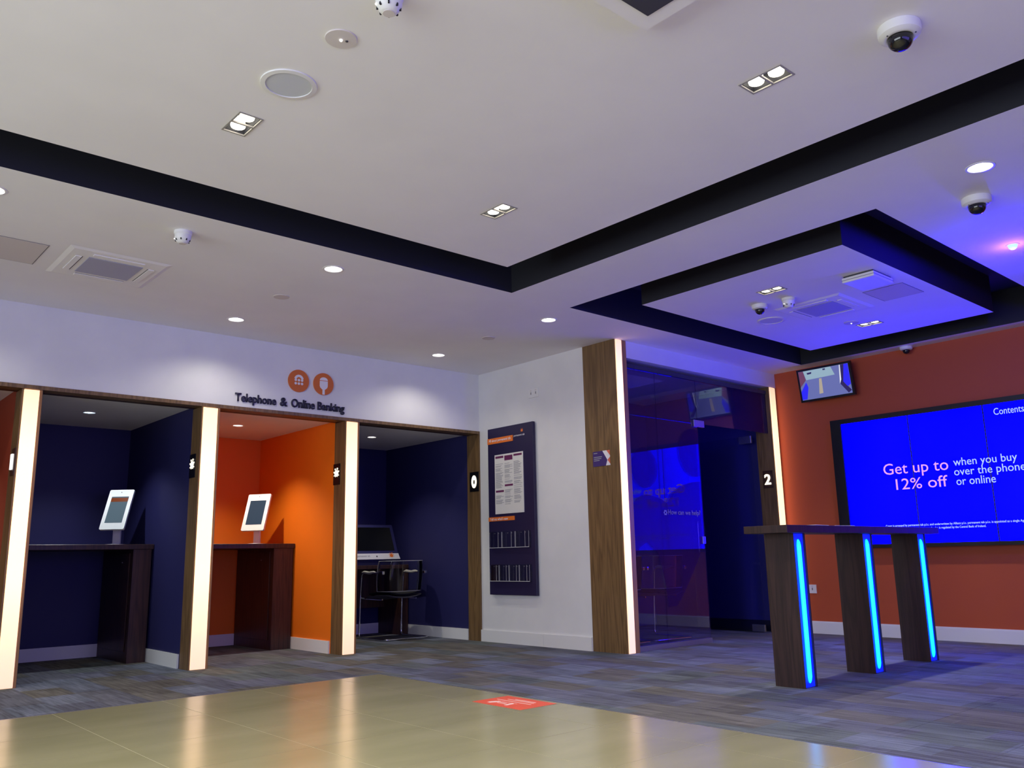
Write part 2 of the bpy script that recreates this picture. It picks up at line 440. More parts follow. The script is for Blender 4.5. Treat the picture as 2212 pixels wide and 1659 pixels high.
twins_off = [cz(1.48,1.76), cz(-.08,3.525), cz(-.08,1.76), cz(-.08,0), cz(1.48,0), cz(3.04,0), cz(-1.64,1.76), cz(-1.64,3.525)]
rounds = [cz(2.813,5.038), cz(2.812,6.638), cz(4.912,6.663), cz(4.904,5.07), cz(4.687,1.511), cz(.745,5.02)]
rounds_off = [cz(.71,6.64), cz(-1.4,5.04), cz(-1.4,6.64), cz(4.69,-.6)]
blue_spot = cz(6.124,1.844)
RR = .062
TWX, TWY = .057, .102
big_o = (-2.0, 4.113, -2.2, 4.645); big_i = (-1.6, 3.703, -1.8, 4.222)
sq_o = (4.742, 8.25, 2.112, 4.655); sq_i = (5.152, 7.72, 2.54, 4.245)
def th(c): return (c[0]-TWX+.008, c[0]+TWX-.008, c[1]-TWY+.008, c[1]+TWY-.008)
cb = NB()
sheet(cb, XL-.1, OX+.1, YB-.1, BY+.1, CE, [big_o, sq_o, (blue_spot[0]-.03, blue_spot[0]+.03, blue_spot[1]-.03, blue_spot[1]+.03)], [(c[0], c[1], RR-.002) for c in rounds+rounds_off])
ceiling = struct('ceiling', cb, 'ceiling_white', 'white plastered ceiling with dark recessed channels', 'ceiling')
rb = NB(); inb = lambda c, r: r[0] < c[0] < r[1] and r[2] < c[1] < r[3]
sheet(rb, *big_i, CE, [th(c) for c in twins+twins_off if inb(c, big_i)])
o = mesh_obj('ceiling_raft', rb, 'ceiling_white'); o.parent = ceiling
rb = NB(); sheet(rb, *sq_i, CE, [th(c) for c in twins if inb(c, sq_i)])
o = mesh_obj('ceiling_raft', rb, 'ceiling_white'); o.parent = ceiling
D = .32
def recess(o_, i_):
    bm = NB()
    for (x0, x1, y0, y1), s in ((o_, 1), (i_, -1)):
        p = [(x0,y0),(x1,y0),(x1,y1),(x0,y1)]
        for a, b in zip(p, p[1:]+p[:1]):
            bm.faces.new([bm.verts.new(q) for q in ((a[0],a[1],CE),(b[0],b[1],CE),(b[0],b[1],CE+D),(a[0],a[1],CE+D))])
    sheet(bm, *o_, CE+D, [i_])
    ob = mesh_obj('recessed_channel', bm, 'recess_black'); ob.parent = ceiling; ob['label'] = 'black painted channel around the ceiling raft'
recess(big_o, big_i); recess(sq_o, sq_i)
slab = NB(); box(slab, XL-.2, OX+.3, YB-.2, 9.2, CE+D+.02, CE+D+.12)  # unseen slab added to stop world light leaking in from above
struct('sky_blocking_slab', slab, 'subfloor', 'added slab above the suspended ceiling, keeping world light out', 'ceiling')

# ------------------------------------------------------------------ walls
HT = 2.165                     # booth head height
b = NB(); box(b, XL, PX+.02, BY, BY+.12, HT+.005, CE+.02)
struct('wall_fascia', b, 'white_paint', 'white bulkhead wall above the row of booths')
b = NB(); box(b, PX, PX+.17, GY+.41, BY+.0, 0, CE)
struct('wall_poster', b, 'white_paint', 'white return wall carrying the information board')
b = NB(); box(b, PX, PX+.02, BY, BY+.12, HT, CE); b.free()
b = NB(); box(b, PX, PX+.17, BY, BY+.0001, 0, .01); b.free()
b = NB(); box(b, PX+.01, OX+.01, GY, GY+.16, 2.64, CE+.02)
struct('wall_bulkhead', b, 'white_paint', 'white bulkhead above the glass fronted room')
b = NB(); box(b, OX, OX+.12, YB, GY+.2, 0, CE+.02)
struct('wall_orange', b, 'orange_wall', 'orange feature wall behind the video wall')
# street walls behind the camera with their window openings
def wall_open(name, axis, c, t, lo, hi, w0, w1, label):
    bm = NB()
    for a, b2, z0, z1 in ((lo, w0, 0, CE+.02), (w1, hi, 0, CE+.02), (w0, w1, 0, .45), (w0, w1, 2.6, CE+.02)):
        if axis == 'x': box(bm, c-t, c, a, b2, z0, z1)
        else: box(bm, a, b2, c-t, c, z0, z1)
    struct(name, bm, 'white_paint', label)
wall_open('wall_street', 'x', XL, .15, YB-.15, 9.0, -1.8, 5.0, 'white wall with the wide street window')
wall_open('wall_side', 'y', YB, .15, XL, OX+.12, -1.9, 4.7, 'white wall with the wide side window')
def window(name, axis, c, w0, w1, label):
    fr = NB(); n = 4
    for i in range(n+1):
        u = w0+(w1-w0)*i/n
        a, b2 = (u, u+.05) if i == 0 else (u-.05, u) if i == n else (u-.025, u+.025)
        box(fr, *( (c-.1, c-.04, a, b2) if axis == 'x' else (a, b2, c-.1, c-.04) ), .45, 2.6)
    for z0 in (.45, 2.55):
        box(fr, *( (c-.1, c-.04, w0, w1) if axis == 'x' else (w0, w1, c-.1, c-.04) ), z0, z0+.05)
    wo = struct(name, fr, 'dark_grey', label, 'window')
    for i in range(n):
        a, b2 = w0+(w1-w0)*i/n+.02, w0+(w1-w0)*(i+1)/n-.02
        p = mesh_obj('pane', bbox(*( (c-.075, c-.069, a, b2) if axis == 'x' else (a, b2, c-.075, c-.069) ), .48, 2.57), 'clear_glass'); p.parent = wo
window('window_1', 'x', XL, -1.8, 5.0, 'wide street window with four panes')
window('window_2', 'y', YB, -1.9, 4.7, 'wide side window with four panes')

# booths: shells
booths = [(.02, 1.385, 'rust'), (1.525, 2.742, 'navy'), (2.902, 4.13, 'orange'), (4.283, PX, 'navy')]
BB = 8.92
cols = {'rust': 'rust_panel', 'navy': 'navy_paint', 'orange': 'orange_paint'}
words = {'rust': 'dark rust', 'navy': 'navy blue', 'orange': 'bright orange'}
pos = ['leftmost booth cut by the frame', 'booth with the navy walls and tablet', 'booth with the orange walls and tablet', 'booth with the seated touch kiosk']
# solid cores between and around the booths
edges = [(-3.0, .02)] + [(booths[i][1], booths[i+1][0]) for i in range(3)]
for i, (a, b_) in enumerate(edges):
    if i == 0: a = XL
    bm = NB(); box(bm, a+.006, b_-.006, BY+.2 if i else BY, BB, 0, HT+.005)
    struct('wall_partition', bm, 'white_paint', ['plain wall left of the booths', 'partition between the leftmost booth and the navy tablet booth', 'partition between the navy and the orange booth', 'partition between the orange booth and the kiosk booth'][i])
def baseboard(bm, x0, x1, y0, y1, h=.115):
    box(bm, x0, x1, y0, y1, 0, h-.012); 
    if x1-x0 > y1-y0: box(bm, x0, x1, y0+.006, y1, h-.012, h)
    else: box(bm, x0+.006, x1, y0, y1, h-.012, h)
for i, (x0, x1, kind) in enumerate(booths):
    c = cols[kind]
    bm = NB(); box(bm, x0-.006, x1+.006, BB, BB+.1, 0, HT+.03); struct('wall_booth_back', bm, c, f'{words[kind]} back wall of the {pos[i]}')
    bm = NB(); box(bm, x1-.001, x1+.008, BY+.19, BB, 0, HT+.005); struct('wall_booth_right', bm, c, f'{words[kind]} right wall of the {pos[i]}')
    bm = NB(); box(bm, x0-.008, x0+.001, BY+.2, BB, 0, HT+.005); struct('wall_booth_left', bm, c, f'{words[kind]} left wall of the {pos[i]}')
    bm = NB(); lx, ly = [(.7, 8.04), (2.108, 8.04), (3.469, 8.026), (4.99, 8.005)][i]
    sheet(bm, x0-.005, x1+.005, BY+.1, BB+.02, HT, [], [(lx, ly, .048)])
    struct('ceiling_booth', bm, 'ceiling_white' , f'low white ceiling of the {pos[i]}', 'ceiling')
    bm = NB(); baseboard(bm, x0+.001, x1-.001, BB-.016, BB); struct('baseboard_back', bm, 'gloss_white', f'white baseboard on the back wall of the {pos[i]}', 'baseboard')
    bm = NB(); box(bm, x1-.016, x1-.001, BY+.205, BB-.017, 0, .112); struct('baseboard_right', bm, 'gloss_white', f'white baseboard on the right wall of the {pos[i]}', 'baseboard')
bm = NB(); box(bm, XL, OX+.2, BY+.12, BB+.2, HT+.05, HT+.12); struct('ceiling_booth_slab', bm, 'subfloor', 'closed void above the booths', 'ceiling')
bm = NB(); box(bm, PX-.016, PX-.0005, GY+.412, 6.15, 0, .118); box(bm, PX-.016, PX-.0005, 6.152, BY-.001, 0, .115)
struct('baseboard_poster', bm, 'gloss_white', 'white baseboard below the information board', 'baseboard')
bm = NB(); baseboard(bm, OX-.016, OX-.0005, YB, GY-.02, .125); struct('baseboard_orange', bm, 'gloss_white', 'white baseboard along the orange wall', 'baseboard')
# right end of booths: core between booth wall plane and glass room
bm = NB(); box(bm, PX+.006, PX+.17, BY+.0, BB+.1, 0, HT+.05); struct('wall_end', bm, 'white_paint', 'end wall behind the kiosk booth')
# wooden head trim over the booths
bm = NB(); box(bm, .02, PX-.002, BY-.012, BY+.11, HT-.018, HT+.012)
struct('trim_1', bm, 'walnut', 'slim walnut head trim along the top of the booths', 'trim')
bm = NB(); box(bm, .02, PX-.002, BY+.11, BY+.2, HT-.014, HT-.001)
struct('trim_2', bm, 'walnut_dark', 'dark walnut soffit lining behind the head trim', 'trim')

# lit walnut columns
def lit_column(x0, x1, y0, y1, h, label, lightx=None):
    t = thing('lit_column', label, 'column', ((x0+x1)/2, y0, 0))
    a, b_ = lightx or (x0+.012, x1-.022)
    bm = NB()
    box(bm, x0, a, y0, y1, 0, h); box(bm, b_, x1, y0, y1, 0, h); box(bm, a, b_, y0+.05, y1, 0, h)
    mesh_obj('casing', bm, 'walnut', t)
    mesh_obj('light_panel', bbox(a+.001, b_-.001, y0-.01, y0+.049, .002, h-.004, .003), 'lit_diffuser', t)
    mesh_obj('edge_strip', bbox(b_+.001, x1-.003, y0-.003, y0-.0002, 0, h), 'oak_edge', t)
    return t
G1 = 'lit walnut columns'
c1 = lit_column(1.385, 1.525, BY-.004, BY+.2, HT-.02, 'leftmost lit column, cut at its foot by the left frame edge')
c2 = lit_column(2.742, 2.902, BY-.004, BY+.2, HT-.02, 'lit column between the navy tablet booth and the orange booth')
c3 = lit_column(4.13, 4.283, BY-.004, BY+.2, HT-.02, 'lit column between the orange booth and the kiosk booth')
c4 = lit_column(5.775, 5.935, GY, GY+.41, CE-.001, 'tall walnut column with small printed card beside the glass room', (5.785, 5.868))
c5 = lit_column(8.305, 8.445, GY, GY+.2, 2.639, 'walnut column with lit number 2 beside the orange wall', (8.32, 8.425))
t = thing('walnut_post', 'plain walnut post with glowing oval sign at right end of booths', 'column', (PX, BY, 0))
mesh_obj('casing', bbox(PX-.018, PX-.0005, BY-.012, BY+.19, 0, HT-.019), 'walnut', t)
def side_sign(parent, x, y, z, w, h, glyph):
    p = mesh_obj('sign_plate', bbox(x-.006, x-.0005, y-w/2, y+w/2, z-h/2, z+h/2), 'walnut_dark' if glyph in '12' else 'black_plastic', parent)
    M = frame_mat((x-.0065, y, z), *WALL_X)
    if glyph == 'figures': bm = figures_logo(.12, M)
    elif glyph == 'ring':
        bm = NB(); n = 32
        o_ = disc_poly(0, 0, .042, n, .068); i_ = disc_poly(0, -.004, .016, n, .026)
        for a in range(n):
            c = (a+1) % n
            vs = [[bm.verts.new((p[0], p[1], w_)) for p in (o_[a], o_[c], i_[c], i_[a])] for w_ in (0, .004)]
            bm.faces.new(vs[1]); bm.faces.new((vs[0][0], vs[0][1], vs[1][1], vs[1][0])); bm.faces.new((vs[0][3], vs[0][2], vs[1][2], vs[1][3]))
        bmesh.ops.recalc_face_normals(bm, faces=bm.faces[:]); place(bm, M)
    else:
        gw = .05 if glyph == '1' else .075
        bm = text_bm(glyph, gw, .115, M @ Matrix.Translation((-gw/2, -.0575, 0)), .012, .02)
    q = mesh_obj('lit_symbol', bm, 'sign_lit_white' if glyph in '1' else 'sign_lit'); q.parent = p
side_sign(c1, 1.385, 7.16, 1.6, .1, .2, '1')
side_sign(c2, 2.742, 7.228, 1.65, .12, .2, 'figures')
side_sign(c3, 4.13, 7.235, 1.647, .12, .2, 'figures')
side_sign(t, PX-.018, 7.165, 1.64, .15, .21, 'ring')
side_sign(c5, 8.305, 5.2, 1.62, .12, .19, '2')
# printed card on the tall column
cd = thing('printed_card', 'small violet and white printed card on the tall walnut column', 'card', (PX-.001, 5.325, 1.635))
M = frame_mat((PX-.0012, 5.43, 1.64), *WALL_X)
mesh_obj('card_sheet', place(prism([(0,0),(.211,0),(.211,.138),(0,.138)], .002), M), 'print_white', cd)
mesh_obj('violet_field', place(prism([(0,0),(.158,0),(.178,.05),(.12,.138),(0,.138)], .0028), M), 'card_violet', cd)
mesh_obj('coral_corner', place(prism([(.17,.138),(.211,.138),(.211,.09)], .0028), M), 'card_coral', cd)
mesh_obj('coral_wedge', place(prism([(.18,.05),(.211,.075),(.211,.012)], .0028), M), 'card_coral', cd)
bm = NB()
for j, (w_, v) in enumerate(((.045,.118), (.1,.082), (.092,.066), (.07,.05))): prism([(.012,v),(.012+w_,v),(.012+w_,v+.007),(.012,v+.007)], .0034, bm)
mesh_obj('print_lines', place(bm, M), 'print_grey', cd)

# booth furniture -----------------------------------------------------------
def counter(x0, x1, px0, label):
    t = thing('standing_counter', label, 'counter', ((x0+x1)/2, 8.45, 0))
    mesh_obj('worktop', bbox(x0+.004, x1-.004, 8.03, BB-.003, .973, 1.018, .003), 'walnut_dark', t)
    p = mesh_obj('pedestal', bbox(px0, x1-.02, 8.045, BB-.02, 0, .972), 'walnut_dark', t)
    d = mesh_obj('panel_door', bbox(px0-.008, px0-.0005, 8.12, 8.82, .09, .94, .002), 'walnut_dark', t)
    s = mesh_obj('door_knob', lathe([(0,0),(.006,0),(.006,.006),(0,.008)], 10), 'satin_metal'); s.matrix_world = Matrix.Translation((px0-.0085, 8.3, .86)) @ Matrix.Rotation(-PI/2, 4, 'Y'); s.parent = d
    return t
counter(1.525, 2.742, 2.565, 'dark walnut standing counter in the navy tablet booth')
counter(2.902, 4.13, 3.905, 'dark walnut standing counter in the orange booth')
def tablet(x, y, yaw, tilt, w, h, zc, label, screen, bar):
    t = thing('tablet_stand', label, 'tablet', (x, y, 1.0185), yaw, 'tablets on the booth counters')
    local('base_plate', lathe([(0,0),(.1,0),(.1,.005),(.03,.01),(0,.01)], 28), 'tablet_white', t, True)
    local('stem', bbox(-.035, .035, .012, .04, .01, zc-1.0185-.02, .004), 'gloss_white', t)
    M = Matrix.Translation((0, 0, zc-1.0185)) @ Matrix.Rotation(-tilt, 4, 'X') @ Matrix.Rotation(PI/2, 4, 'X')
    def rr(w_, h_, r):
        out = []
        for cx, cy, a0 in ((w_/2-r,h_/2-r,0),(-w_/2+r,h_/2-r,90),(-w_/2+r,-h_/2+r,180),(w_/2-r,-h_/2+r,270)):
            for i in range(5): a = math.radians(a0+i*22.5); out.append((cx+r*math.cos(a), cy+r*math.sin(a)))
        return out
    e = local('enclosure', place(prism(rr(w, h, .012), .022), M @ Matrix.Translation((0,0,-.011))), 'tablet_white', t)
    sw, sh = w*.70, h*.66
    s = local('screen', place(prism([(-sw/2,-sh/2),(sw/2,-sh/2),(sw/2,sh/2),(-sw/2,sh/2)], .0015), M @ Matrix.Translation((0,-h*.01,.0112))), screen, t)
    if bar:
        q = local('screen_banner', place(prism([(-sw/2+.001,sh*.30),(sw/2-.001,sh*.30),(sw/2-.001,sh*.45),(-sw/2+.001,sh*.45)], .0008), M @ Matrix.Translation((0,-h*.01,.0129))), 'tablet_bar', s)
    local('webcam', place(prism(disc_poly(0, h*.43, .004, 12), .0012), M @ Matrix.Translation((0,0,.0111))), 'black_plastic', t)
tablet(2.48, 8.3, math.radians(-42), math.radians(25), .225, .405, 1.335, 'white tablet stand against navy walls, brown banner on its screen', 'tablet_screen', True)
tablet(3.825, 8.3, math.radians(-56), math.radians(19), .255, .392, 1.336, 'white tablet stand against orange walls, dim blank screen', 'tablet_screen_dim', False)

dk = thing('kiosk_desk', 'dark walnut desk under the touch kiosk in the last booth', 'desk', (5.03, 8.65, 0))
mesh_obj('desk_top', bbox(4.29, PX-.018, 8.4, BB-.003, .74, .782, .003), 'walnut_dark', dk)
mesh_obj('side_panel', bbox(5.672, PX-.018, 8.41, BB-.02, 0, .739), 'walnut_dark', dk)
mesh_obj('side_panel', bbox(4.295, 4.38, 8.41, BB-.02, 0, .739), 'walnut_dark', dk)
mesh_obj('modesty_panel', bbox(4.381, 5.671, 8.78, 8.81, .3, .739), 'walnut_dark', dk)
ks = thing('touch_kiosk', 'sloped touchscreen kiosk with white logo bar standing on a desk', 'kiosk', (5.36, 8.62, .7825))
KX0, KX1 = 5.04, 5.685
def prof_prism(prof, x0, x1):
    bm = prism([(y, z) for y, z in prof], x1-x0); return place(bm, Matrix(((0,0,1,x0),(1,0,0,0),(0,1,0,0),(0,0,0,1))))
mesh_obj('housing', prof_prism([(8.495,.7828),(8.86,.7828),(8.86,1.2),(8.66,1.245),(8.50,.86)], KX0, KX1), 'navy_dark', ks)
n_ = Vector((0,-1,.42)).normalized(); upv = Vector((0,.16,.385)).normalized()
Mk = frame_mat((KX0, 8.4975, .853), (1,0,0), upv)
mesh_obj('logo_bar', place(prism([(-.012,-.01),(.657,-.01),(.645,.06),(0,.06)], .012), Mk), 'gloss_white', ks)
mesh_obj('bezel', place(prism([(0,.061),(.645,.061),(.645,.415),(0,.415)], .007), Mk), 'navy_paint', ks)
mesh_obj('screen', place(prism([(.04,.095),(.605,.095),(.605,.385),(.04,.385)], .0085), Mk), 'dark_glass', ks)
mesh_obj('lettering', text_bm('permanent tsb', .165, .03, Mk @ Matrix.Translation((.09,.012,.0121)), .0015), 'print_grey', ks)
mesh_obj('lens', place(prism(disc_poly(.345, .024, .009, 12), .002), Mk @ Matrix.Translation((0,0,.0121))), 'black_plastic', ks)
mesh_obj('figures_emblem', figures_logo(.085, Mk @ Matrix.Translation((.545,.027,.0121)), .0015), 'tag_orange', ks)

def make_chair(loc, rotz, label):
    t = thing('sled_chair', label, 'chair', loc, rotz, 'cantilever chairs with clear backs')
    s = .275; pts = [(-s,-.2,.70), (-s,.235,.70), (-s,.262,.40), (-s,.275,.012), (-s,-.255,.012), (s,-.255,.012), (s,.275,.012), (s,.262,.40), (s,.235,.70), (s,-.2,.70)]
    local('sled_frame', tube(round_path(pts, .05), .010, 10), 'chrome', t, True)
    for q in (-1, 1):
        local('seat_arm', tube(round_path([(q*s,.265,.435),(q*s*.85,.2,.425),(q*s*.8,-.1,.42)], .03), .008, 8), 'chrome', t, True)
    sh = NB(); NX, NY = 9, 8
    def seat(off, thick, wx, wy):
        bm = NB(); top = {}; bot = {}
        for i in range(NX):
            for j in range(NY):
                u, v = i/(NX-1)*2-1, j/(NY-1)*2-1
                fx = wx*(1-.12*abs(v)**4); x = u*fx; y = v*wy*(1-.06*abs(u)**3)+.01
                z = off + .03*abs(u)**2.2 + (.012 if v < 0 else -.018*v**2) - (.012 if max(abs(u),abs(v)) > .99 else 0)
                top[i,j] = bm.verts.new((x, y, z)); bot[i,j] = bm.verts.new((x*.97, y*.97, z-thick*(1-.5*max(abs(u),abs(v))**3)))
        for i in range(NX-1):
            for j in range(NY-1):
                bm.faces.new((top[i,j], top[i+1,j], top[i+1,j+1], top[i,j+1])); bm.faces.new((bot[i,j+1], bot[i+1,j+1], bot[i+1,j], bot[i,j]))
        rim = [(i,0) for i in range(NX)] + [(NX-1,j) for j in range(1,NY)] + [(i,NY-1) for i in range(NX-2,-1,-1)] + [(0,j) for j in range(NY-2,0,-1)]
        for a, b_ in zip(rim, rim[1:]+rim[:1]): bm.faces.new((bot[a], bot[b_], top[b_], top[a]))
        bmesh.ops.recalc_face_normals(bm, faces=bm.faces[:]); return bm
    local('seat_shell', seat(.440, .02, .245, .235), 'grey_shell', t, True)
    local('seat_pad', seat(.478, .03, .225, .215), 'black_fabric', t, True)
    # clear curved back sheet wrapping forward to the arms
    bm = NB(); n = 22; rows = 7; grid = []; back = []
    for j in range(rows):
        v = j/(rows-1); z = .505+.32*v; a = []; b_ = []
        for i in range(n+1):
            u = i/n*2-1
            ext = .265*(1-.05*(2*v-1)**2)
            x = ext*math.sin(u*PI/2*.96)/math.sin(PI/2*.96); y = -.245+.20*abs(u)**3.2+.03*v*-1
            nrm = Vector((x*1.2, -.3, 0)).normalized()*.005
            a.append(bm.verts.new((x, y, z))); b_.append(bm.verts.new((x+nrm.x, y+nrm.y, z)))
        grid.append(a); back.append(b_)
    for j in range(rows-1):
        for i in range(n):
            bm.faces.new((grid[j][i], grid[j][i+1], grid[j+1][i+1], grid[j+1][i])); bm.faces.new((back[j+1][i], back[j+1][i+1], back[j][i+1], back[j][i]))
    for i in range(n):
        bm.faces.new((grid[0][i], back[0][i], back[0][i+1], grid[0][i+1])); bm.faces.new((grid[-1][i], grid[-1][i+1], back[-1][i+1], back[-1][i]))
    for j in range(rows-1):
        bm.faces.new((grid[j][0], grid[j+1][0], back[j+1][0], back[j][0])); bm.faces.new((grid[j][-1], back[j][-1], back[j+1][-1], grid[j+1][-1]))
    bmesh.ops.recalc_face_normals(bm, faces=bm.faces[:])
    rim_pts = [v.co.copy() for v in back[0]] + [back[j][-1].co.copy() for j in range(1, rows)] + [v.co.copy() for v in back[-1][::-1][1:]] + [back[j][0].co.copy() for j in range(rows-2, -1, -1)]
    cb_ = local('clear_back', bm, 'acrylic', t, True)
    local('polished_rim', tube(rim_pts, .0028, 6), 'arm_pad', cb_, True)
    for q in (-1, 1):
        local('armrest', tube([(q*s, -.05+.27*i/6, .706+.004*math.sin(i*1.6)) for i in range(7)], [.009,.015,.017,.015,.016,.017,.010], 10), 'arm_pad', t, True)
        local('clamp', bbox(q*s-.016, q*s+.016, -.205, -.13, .685, .718, .006, 2), 'chrome', t)
    return t
ch = make_chair((5.385, 8.13, .0), 0, 'clear backed sled chair drawn up to the touch kiosk')
copy_tree(ch, (6.38, 5.83, 0), 'clear backed sled chair behind the glass, next to the tall column', math.radians(3))
copy_tree(ch, (7.02, 5.83, 0), 'clear backed sled chair behind the glass, nearer the doorway', math.radians(-4))

# fascia signs ----------------------------------------------------------------
def wall_disc(u, z, glyph, label):
    t = thing('icon_disc', label, 'sign', (u, BY, z), 0, 'orange icon discs')
    M = frame_mat((u, BY-.0005, z), *WALL_Y)
    mesh_obj('disc', place(prism(disc_poly(0, 0, .105, 48), .012), M), 'sign_orange', t)
    M2 = M @ Matrix.Translation((0,0,.0122))
    if glyph == 'phone':
        bm = NB(); n = 14; pts = []
        for i in range(n+1): a = PI*(.06+.88*i/n); pts.append((.047*math.cos(a), .012+.045*math.sin(a)))
        for i in range(n, -1, -1): a = PI*(.06+.88*i/n); pts.append((.026*math.cos(a), .010+.025*math.sin(a)))
        prism(pts, .002, bm)
        mesh_obj('handset', place(bm, M2), 'print_white', t)
        for r in range(2):
            for c in range(3): mesh_obj('key', place(prism(disc_poly(-.032+.032*c, .006-.032*r, .012, 16), .002), M2), 'print_white', t)
    else:
        mesh_obj('mouse_top', place(prism([(.042*math.cos(PI*i/12), .034+.03*math.sin(PI*i/12)) for i in range(13)], .002), M2), 'print_white', t)
        mesh_obj('mouse_body', place(prism([(.042,.028),(-.042,.028),(-.042,-.02),(-.036,-.036),(-.022,-.048),(-.012,-.054),(-.012,-.101),(.012,-.101),(.012,-.054),(.022,-.048),(.036,-.036),(.042,-.02)], .002), M2), 'print_white', t)
wall_disc(3.628, 2.474, 'phone', 'round orange disc with white telephone icon above the orange booth')
wall_disc(3.884, 2.474, 'mouse', 'round orange disc with white computer mouse icon above the orange booth')
lt = thing('sign_lettering', 'raised navy letters reading Telephone & Online Banking on the bulkhead', 'sign', (3.53, BY, 2.22))
wx = 3.028
for wtxt, wd_, h_, dz in (('Telephone', .385, .098, -.022), ('&', .072, .079, 0), ('Online', .237, .08, 0), ('Banking', .285, .1, -.022)):
    M = frame_mat((wx, BY-.0005, 2.222+dz), *WALL_Y)
    mesh_obj('word', text_bm(wtxt, wd_, h_, M, .013, .022), 'letter_navy', lt); wx += wd_+(.038 if wtxt in ('Telephone', '&') else .03)

# information board -------------------------------------------------------------
bd = thing('information_board', 'tall navy information board with price list and leaflet pockets on white wall', 'board', (PX, 6.55, .47))
mesh_obj('panel', bbox(PX-.045, PX-.012, 6.2, 6.902, .47, 2.168, .002), 'poster_navy', bd)
BX = PX-.0455
def bplace(poly, d, y=6.902, z=.47): return place(prism(poly, d), frame_mat((BX, y, z), *WALL_X))
def rect(a, b_, c, d): return [(a,c),(b_,c),(b_,d),(a,d)]
mesh_obj('stand_off', bbox(PX-.0119, PX-.0006, 6.3, 6.8, .6, 2.05), 'dark_grey', bd)
tg = mesh_obj('title_tag', bplace(rect(0,.405,1.535,1.595), .004), 'tag_orange', bd)
q = mesh_obj('lettering', text_bm('All about permanent tsb', .35, .036, frame_mat((BX-.0042, 6.88, 2.017), *WALL_X), .001, .01), 'print_white'); q.parent = tg
q = mesh_obj('lettering', text_bm('permanent tsb', .165, .026, frame_mat((BX-.0006, 6.485, 2.038), *WALL_X), .001, .008), 'print_white', bd)
mesh_obj('figures_emblem', figures_logo(.05, frame_mat((BX-.0006, 6.36, 2.092), *WALL_X), .001), 'tag_orange', bd)
pp = mesh_obj('price_list', bplace(rect(.115,.556,.805,1.413), .006), 'paper', bd)
tg2 = mesh_obj('title_tag', bplace(rect(0,.408,.735,.776), .004), 'tag_orange', bd)
q = mesh_obj('lettering', text_bm("Tell me what's new", .28, .027, frame_mat((BX-.0042, 6.875, 1.212), *WALL_X), .001, .01), 'print_white'); q.parent = tg2
bm = NB(); bp_ = NB()
random.seed(11)
for col in range(3):
    u0 = .13+.142*col; v = 1.395
    for a, h_ in ({0: [(1.375,.022),(1.025,.02)], 1: [(1.345,.05),(1.08,.02)], 2: [(1.378,.02)]}[col]):
        q = mesh_obj('heading_bar', place(prism([(p[0]-.115, p[1]-.805) for p in rect(u0, u0+.125, a, a+h_)], .0075), frame_mat((BX, 6.787, 1.275), *WALL_X)), 'print_plum'); q.parent = pp
    v = 1.33
    while v > .91:
        v -= random.choice((.009,.009,.009,.018))
        if any(abs(v-x) < .03 for x in ({0: (1.025,), 1: (1.08,), 2: ()}[col])): continue
        prism([(p[0]-.115, p[1]-.805) for p in rect(u0, u0+random.uniform(.07,.125), v, v+.0045)], .0068, bm)
q = mesh_obj('print_lines', place(bm, frame_mat((BX, 6.787, 1.275), *WALL_X)), 'print_grey'); q.parent = pp; q['kind'] = 'stuff'; bp_.free()
def pocket(y, z, w, h):
    t = mesh_obj('leaflet_pocket', bbox(BX-.004, BX-.0006, y-w, y, z, z+h), 'acrylic', bd)
    g = NB(); x1, x0 = BX-.0042, BX-.026
    box(g, x0, x1, y-w, y, z, z+.004); box(g, x0-.003, x0, y-w+.004, y-.004, z, z+h*.96)
    for yy in (y-w, y-.004): box(g, x0, x1, yy, yy+.004, z+.004, z+h*.96)
    q = mesh_obj('pocket_front', g, 'acrylic'); q.parent = t
    e = NB()
    box(e, x0-.0045, x0-.0031, y-w, y, z-.001, z+.003)
    for yy in (y-w+.001, y-.003, y-w*.72): box(e, x0-.0045, x0-.0031, yy, yy+.0016, z+.004, z+h*.95)
    q = mesh_obj('bright_edge', e, 'gloss_white'); q.parent = t
    for yy in (y-w*.3, y-w*.6):
        q = mesh_obj('screw', place(lathe([(0,0),(.005,0),(.004,.003),(0,.003)], 10), frame_mat((BX-.0042, yy, z+h*.88), *WALL_X)), 'satin_metal'); q.parent = t
for i in range(3): pocket(6.868-.204*i, .935, .2, .165)
for i in range(4): pocket(6.868-.153*i, .605, .15, .165)
def socket(loc, facing, w, h, label):
    t = thing('socket_outlet', label, 'socket', loc)
    M = frame_mat(loc, *facing)
    p = mesh_obj('face_plate', place(prism(rect(-w/2,w/2,-h/2,h/2), .009), M), 'gloss_white', t)
    for s_ in ((-1,1) if w > .12 else (0,)):
        q = mesh_obj('pin_slots', place(prism(rect(s_*.035-.004, s_*.035+.004, -.012, .012), .001), M @ Matrix.Translation((0,0,.0091))), 'dark_grey'); q.parent = p
        q = mesh_obj('switch', place(prism(rect(s_*.035-.006, s_*.035+.006, .02, .034), .003), M @ Matrix.Translation((0,0,.0091))), 'hatch_white'); q.parent = p
socket((PX-.0005, 6.214, 2.46), WALL_X, .148, .088, 'white double socket high on the white wall above the board')
socket((OX-.0005, 4.865, .45), WALL_X, .088, .088, 'white single socket low on the orange wall behind the table')

